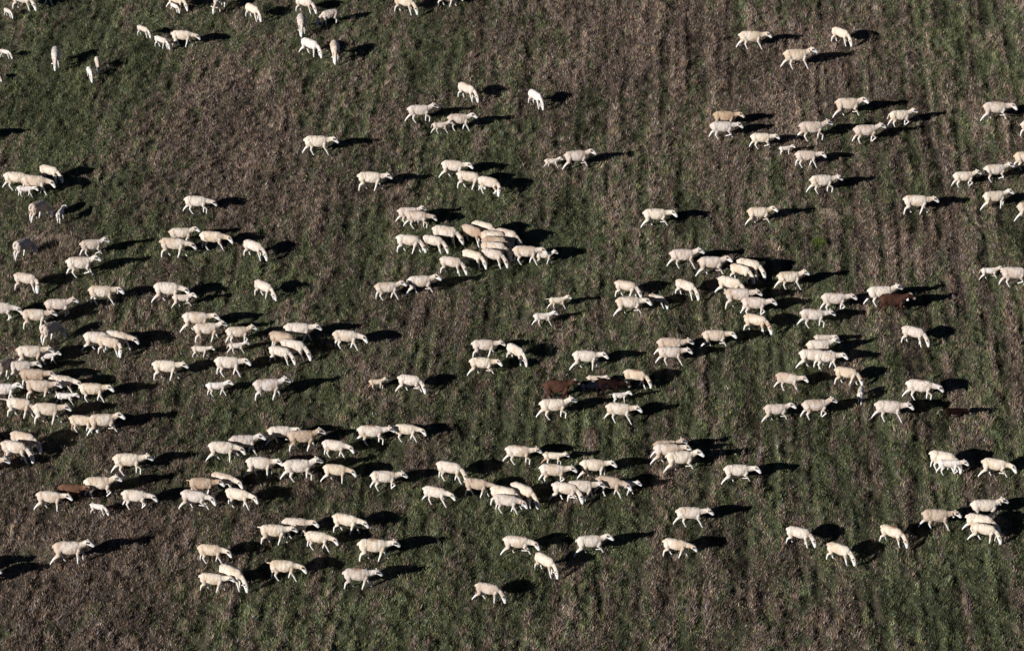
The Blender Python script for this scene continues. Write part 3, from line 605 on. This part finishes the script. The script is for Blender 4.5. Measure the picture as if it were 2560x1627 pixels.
def leg_points(front, side, swing, flex, lamb):
    s, f = R(swing), R(flex)
    y = side*(0.088 if not lamb else .072)
    if front:
        hip = Vector((.265, y, .49))
        seg = [(Vector((-.025, 0, -.120)), .3, 0), (Vector((.012, 0, -.165)), 1.0, .9), (Vector((.0, 0, -.150)), 1.0, -1.25), (Vector((.012, 0, -.042)), .8, -1.5)]
    else:
        hip = Vector((-.300, y, .53))
        seg = [(Vector((.060, 0, -.165)), .6, .55), (Vector((-.110, 0, -.125)), 1.0, -.15), (Vector((.022, 0, -.175)), 1.05, -1.0), (Vector((.022, 0, -.05)), .8, -1.3)]
    pts = [hip]
    if not front and swing < -8:       # a trailing hind leg stretches nearly straight
        u = min(1.0, (-swing-8)/18.0)*.8
        straight = [Vector((.030, 0, -.175)), Vector((-.055, 0, -.155)), Vector((-.035, 0, -.175)), Vector((.004, 0, -.050))]
        seg = [(v.lerp(q, u), ks, kf) for (v, ks, kf), q in zip(seg, straight)]
    for v, ks, kf in seg:
        a = s*ks + f*kf
        pts.append(pts[-1] + rotv(v, a))
    foot = pts[-1].z
    if flex == 0 or foot < .012:       # standing leg: reach exactly to the ground
        k = (hip.z-.012)/(hip.z-foot)
        pts = [Vector((p.x, p.y, hip.z-(hip.z-p.z)*k)) for p in pts]
    return pts

NECKS = {  # neck base, throat, poll, brow, muzzle, nose (x, z)
 'U': [(.29, .585), (.41, .660), (.510, .735), (.570, .738), (.648, .685), (.702, .640)],
 'F': [(.30, .575), (.45, .610), (.570, .645), (.632, .640), (.702, .575), (.748, .525)],
 'L': [(.30, .570), (.46, .565), (.590, .545), (.645, .520), (.700, .445), (.735, .385)],
 'G': [(.29, .560), (.42, .490), (.515, .355), (.550, .300), (.590, .190), (.602, .105)],
 'T': [(.29, .560), (.41, .500), (.500, .395), (.535, .340), (.580, .235), (.598, .155)],
}
HEADP = {}
PROTO = {}
def make_proto(pose, flags):
    lamb = pose[0] == 'l'; neck, gait = pose[-2], int(pose[-1])
    marks = ''.join(k for k in 'mokstfp' if k in flags)
    key = (lamb, neck, gait, marks)
    if key in PROTO: return PROTO[key]
    bm = bmesh.new()
    st = [(-.450, .545, .050, .045), (-.425, .548, .110, .085), (-.36, .558, .155, .122), (-.25, .566, .165, .136), (-.10, .545, .188, .163),
          (.06, .532, .196, .168), (.18, .542, .182, .148), (.27, .560, .158, .118), (.34, .570, .120, .088), (.38, .575, .070, .055)]
    dz = 0.0       # a grazing animal lets its shoulders down
    st = [(x, z+dz*max(0, x)/.4, h*(.88 if lamb else (1.06 if neck in 'GT' else 1.10)), w_*(.88 if lamb else 1.10)) for x, z, h, w_ in st]
    body_loft(bm, st)
    for sd_ in (-1, 1):
        k = .84 if lamb else 1
        blob(bm, (-.312, sd_*.082*k, .53), (.128, .086*k, .178))
        blob(bm, (.245, sd_*.082*k, .50+dz), (.082, .066*k, .150))
    if not lamb: blob(bm, (-.22, 0, .385), (.060, .06, .045))
    LR_H = [.105, .076, .040, .0245, .025]; LR_F = [.078, .054, .034, .0235, .024]
    g = GAITS[gait]
    if neck == 'G' and gait in (0,): g = GAITS[6]
    for side, front, (sw, fx) in ((-1, 0, g[0]), (1, 0, g[1]), (-1, 1, g[2]), (1, 1, g[3])):
        p = leg_points(front, side, sw, fx, lamb)
        rr = LR_F if front else LR_H
        tube(bm, p, [r*(.92 if lamb else 1) for r in rr], seg=10)
        blob(bm, p[-1]+Vector((.008, 0, .006)), (.030, .022, .018), seg=8)
    nk = NECKS[neck]
    yaw = R(-44) if neck == 'T' else R({0: -18, 1: -8, 2: -4, 3: 0, 4: -14, 5: -2, 6: -6, 7: 3, 8: -10, 9: -5}[gait])
    def np_(i):
        x, z = nk[i]; t_ = i/5.0
        x0 = nk[0][0]; a = yaw*min(1, t_*1.3)
        return Vector((x0+(x-x0)*math.cos(a), (x-x0)*math.sin(a)*1.25, z))
    P = [np_(i) for i in range(6)]
    hs = 1.24 if lamb else 1.10
    tube(bm, [P[0]-Vector((.06, 0, .0)), P[0], P[1], P[2]], [.125, .116, .090, .076*hs] if neck in 'GT' else [.138, .128, .100, .078*hs], seg=14, flat=.74)
    tube(bm, [P[2], P[3], P[4], P[5]], [.078*hs, .084*hs, .064*hs, .050*hs], seg=12, flat=.80)
    hd = (P[5]-P[3]).normalized(); up = hd.cross(Vector((0, 1, 0)));
    if up.z < 0: up = -up
    lat = hd.cross(up).normalized()
    if lat.y < 0: lat = -lat
    for sd_ in (-1, 1):
        c = P[2]*.55+P[3]*.45 + lat*sd_*.105*hs + up*.014 - hd*.026
        rot = Matrix.Rotation(sd_*R(24), 4, 'Z') if True else None
        blob(bm, c, (.034, .066, .024), rot, seg=10)
    # tail
    if 'f' in marks and lamb or 'f' in marks: tube(bm, [(-.43, 0, .63), (-.52, 0, .655), (-.62, 0, .64), (-.69, 0, .655)], [.028, .024, .020, .017], seg=8)
    elif 't' in marks: tube(bm, [(-.43, 0, .64), (-.49, 0, .60), (-.53, 0, .50), (-.56, 0, .38)], [.028, .026, .023, .018], seg=8)
    elif 's' in marks: tube(bm, [(-.43, 0, .63), (-.50, 0, .645), (-.545, 0, .65)], [.032, .028, .024], seg=8)
    else: tube(bm, [(-.43, 0, .635), (-.478, 0, .60), (-.488, 0, .545)], [.034, .032, .024], seg=8)
    me = bpy.data.meshes.new('sheep_rough'); bm.normal_update(); bm.to_mesh(me); bm.free()
    tmp = bpy.data.objects.new('tmp', me); C.objects.link(tmp)
    rm = tmp.modifiers.new('r', 'REMESH'); rm.mode = 'VOXEL'; rm.voxel_size = .0145 if not lamb else .014
    sm = tmp.modifiers.new('s', 'SMOOTH'); sm.factor = .5; sm.iterations = 2
    dg = bpy.context.evaluated_depsgraph_get(); ev = tmp.evaluated_get(dg)
    out = bpy.data.meshes.new_from_object(ev, depsgraph=dg)
    bpy.data.objects.remove(tmp); bpy.data.meshes.remove(me)
    out.name = 'lamb_body' if lamb else 'sheep_body'
    n = len(out.vertices); co = np.empty(n*3, np.float32); out.vertices.foreach_get('co', co); co = co.reshape(-1, 3)
    out.polygons.foreach_set('use_smooth', np.ones(len(out.polygons), bool))
    # uneven fleece: the outline is not smooth where there is wool
    nrm = np.empty(n*3, np.float32); out.vertices.foreach_get('normal', nrm); nrm = nrm.reshape(-1, 3)
    sh = 3.1*len(PROTO)
    amp = np.clip((co[:, 2]-.33)/.1, 0, 1)*np.clip((.62-co[:, 0])/.1, .15, 1)
    dsp = np.array([mnoise.noise((c_[0]*11+sh, c_[1]*11, c_[2]*11))*.011 + mnoise.noise((c_[0]*26+sh, c_[1]*26, c_[2]*26))*.005 for c_ in co.tolist()], np.float32)
    co = co + nrm*(dsp*amp*(.7 if lamb else 1.0))[:, None]
    out.vertices.foreach_set('co', co.ravel())
    zone = np.zeros((n, 4), np.float32); zone[:, 3] = 1
    # pale shanks below the fleece, pale face
    zone[:, 0] = np.clip((.30-co[:, 2])/.07, 0, 1)*(co[:, 0] < .42)
    A, B_ = np.array(P[3]), np.array(P[5])
    ax_ = (B_-A)/np.linalg.norm(B_-A); tt = (co-A)@ax_
    dist = np.linalg.norm(co-A-np.outer(tt, ax_), axis=1)
    face = np.clip((tt-.01)/.03, 0, 1)*(dist < .12)*(tt < .4)
    zone[:, 0] = np.maximum(zone[:, 0], face)
    Pm = (np.array(P[2])+np.array(P[3]))/2
    de = np.linalg.norm(co-Pm-np.array(up)*.02, axis=1)
    ear = ((np.abs((co-Pm)@np.array(lat)) > .088) & (de < .24) & (co[:, 0] > .40))
    zone[:, 0] = np.maximum(zone[:, 0], ear*.9)
    # eyes, hollow behind the cheek, hooves
    for sd_ in (-1, 1):
        e = np.array(P[3]*.70+P[4]*.30 + lat*sd_*.060*hs + up*.034)
        zone[:, 1] = np.maximum(zone[:, 1], np.clip(1.35-np.linalg.norm(co-e, axis=1)/.027, 0, .92))
    zone[:, 1] = np.maximum(zone[:, 1], (co[:, 2] < .022)*.75)
    if 'm' in marks:
        d = np.sqrt(((co[:, 0]+.0)/.15)**2+((co[:, 1]-.0)/.075)**2); zone[:, 2] = np.maximum(zone[:, 2], np.clip(1.2-d, 0, .75)*(co[:, 2] > .60))
    if 'p' in marks:      # pale poll, nose and tail tip on a dark head
        pl = np.array(P[2]*.4+P[3]*.6 + up*.055)
        zone[:, 2] = np.maximum(zone[:, 2], np.clip(1.5-np.linalg.norm(co-pl, axis=1)/.060, 0, 1))
        zone[:, 2] = np.maximum(zone[:, 2], np.clip(1.4-np.linalg.norm(co-np.array(P[5]), axis=1)/.060, 0, 1))
        zone[:, 2] = np.maximum(zone[:, 2], (co[:, 0] < -.60)*1.0)
    if 'o' in marks: zone[:, 2] = np.maximum(zone[:, 2], np.clip((.36-co[:, 2])/.08, 0, .8)*(co[:, 0] < -.18)*(co[:, 1] > -.02))
    if 'k' in marks: zone[:, 1] = np.maximum(zone[:, 1], np.clip((.30-co[:, 2])/.05, 0, 1)*(co[:, 0] < -.1)*(co[:, 1] > .02))
    if 'f' in marks: # pale tip of an outstretched tail
        zone[:, 0] = np.maximum(zone[:, 0], (co[:, 0] < -.62)*1.0)
    a = out.color_attributes.new('zone', 'FLOAT_COLOR', 'POINT'); a.data.foreach_set('color', zone.ravel())
    PROTO[key] = (out, P, hd, up, lat)
    return PROTO[key]

def ring_mesh(name, c, axis, r, thick, wide, mat):
    bm = bmesh.new(); axis = axis.normalized()
    u = axis.orthogonal().normalized(); v = axis.cross(u)
    prof = [(0, -wide), (thick, -wide*.7), (thick, wide*.7), (0, wide)]
    S = 20; rings = []
    for k in range(S):
        a = 2*PI*k/S; d = u*math.cos(a)+v*math.sin(a)
        rings.append([bm.verts.new(c+d*(r+p)+axis*q) for p, q in prof])
    for k in range(S):
        A, B_ = rings[k], rings[(k+1) % S]
        for i in range(4): bm.faces.new((A[i], A[(i+1) % 4], B_[(i+1) % 4], B_[i]))
    bmesh.ops.recalc_face_normals(bm, faces=bm.faces)
    me = bpy.data.meshes.new(name); bm.to_mesh(me); bm.free(); me.materials.append(mat); return me

def bell_mesh(c, s, mat):
    bm = bmesh.new()
    prof = [(0.004, .035), (.018, .030), (.026, .005), (.036, -.035), (.032, -.035), (.0, -.02)]
    S = 12; rings = [[bm.verts.new((c.x+s*r*math.cos(2*PI*k/S), c.y+s*r*math.sin(2*PI*k/S), c.z+s*z)) for k in range(S)] for r, z in prof]
    for A, B_ in zip(rings, rings[1:]):
        for k in range(S): bm.faces.new((A[k], A[(k+1) % S], B_[(k+1) % S], B_[k]))
    me = bpy.data.meshes.new('bell'); bm.to_mesh(me); bm.free(); me.materials.append(mat); return me

DARK = {'B', 'D', 'K', 'r'}
for n_, (x, y, s, hdg, pose, coat, flags, label) in enumerate(FLOCK):
    me, P, hd_, up_, lat_ = make_proto(pose, flags)
    lamb = pose[0] == 'l'
    o = bpy.data.objects.new('lamb' if lamb else 'sheep', me); C.objects.link(o)
    if not me.materials: me.materials.append(MATS['c'])
    o.material_slots[0].link = 'OBJECT'; o.material_slots[0].material = MATS[coat]
    rr = random.Random(n_*7+3)
    o.location = (x, y, 0.018); o.rotation_euler = (0, R(13) if 'd' in flags else 0, R(hdg))
    o.scale = (s, s*rr.uniform(.94, 1.06), s*rr.uniform(.97, 1.03))
    o['label'] = label; o['category'] = 'lamb' if lamb else 'sheep'
    o['group'] = ('dark sheep and lambs among the white flock' if coat in DARK else
                  'lambs walking with the flock' if lamb else 'pale sheep of the flock crossing the pasture')
    def child(name, mesh, lab=None):
        k = bpy.data.objects.new(name, mesh); C.objects.link(k); k.parent = o
        if lab: k['label'] = lab
        return k
    if any(f in flags for f in 'CRW'):
        c = P[1]*.45+P[2]*.55; axd = (P[2]-P[1]).normalized()
        cm = m_red if 'R' in flags else (m_strap if coat == 'c' else m_leather)
        col_o = child('collar', ring_mesh('collar', c, axd, .064, .016, .017, cm))
        down = Vector((0, 0, -1))
        bc = c + down*.125 + axd*.02
        b_o = bpy.data.objects.new('bell', bell_mesh(bc, 1.5 if 'W' in flags else 1.0, m_white if 'W' in flags else m_bell))
        C.objects.link(b_o); b_o.parent = col_o
    if 'e' in flags:
        bm = bmesh.new(); c = P[2]*.55+P[3]*.45 - lat_*.135 + up_*.045
        bmesh.ops.create_cube(bm, size=1.0, matrix=Matrix.Translation(c) @ Matrix.Diagonal((.05, .012, .045, 1)))
        bmesh.ops.bevel(bm, geom=bm.edges[:], offset=.004, segments=2, affect='EDGES')
        em = bpy.data.meshes.new('ear_tag'); bm.to_mesh(em); bm.free(); em.materials.append(m_tag); child('ear_tag', em)
#@@TAIL@@
tuft('grass_tussock', -16.52, 5.53, .80, .95, .42, 2600, [(.30, .23, .165), (.23, .17, .12), (.36, .30, .23)],
     'pale dry grass tussock standing below the sheep seen from behind at left', 4)
tuft('weed_clump', 11.20, 5.94, .30, .40, .20, 700, [(.125, .155, .035), (.095, .125, .035)],
     'small yellow green weed clump on open ground at the right of the picture', 5)
tuft('dry_grass_patch', 11.72, 8.25, .34, .42, .12, 900, [(.50, .40, .31), (.42, .33, .25)],
     'small pale straw patch on open ground at the upper right', 6)
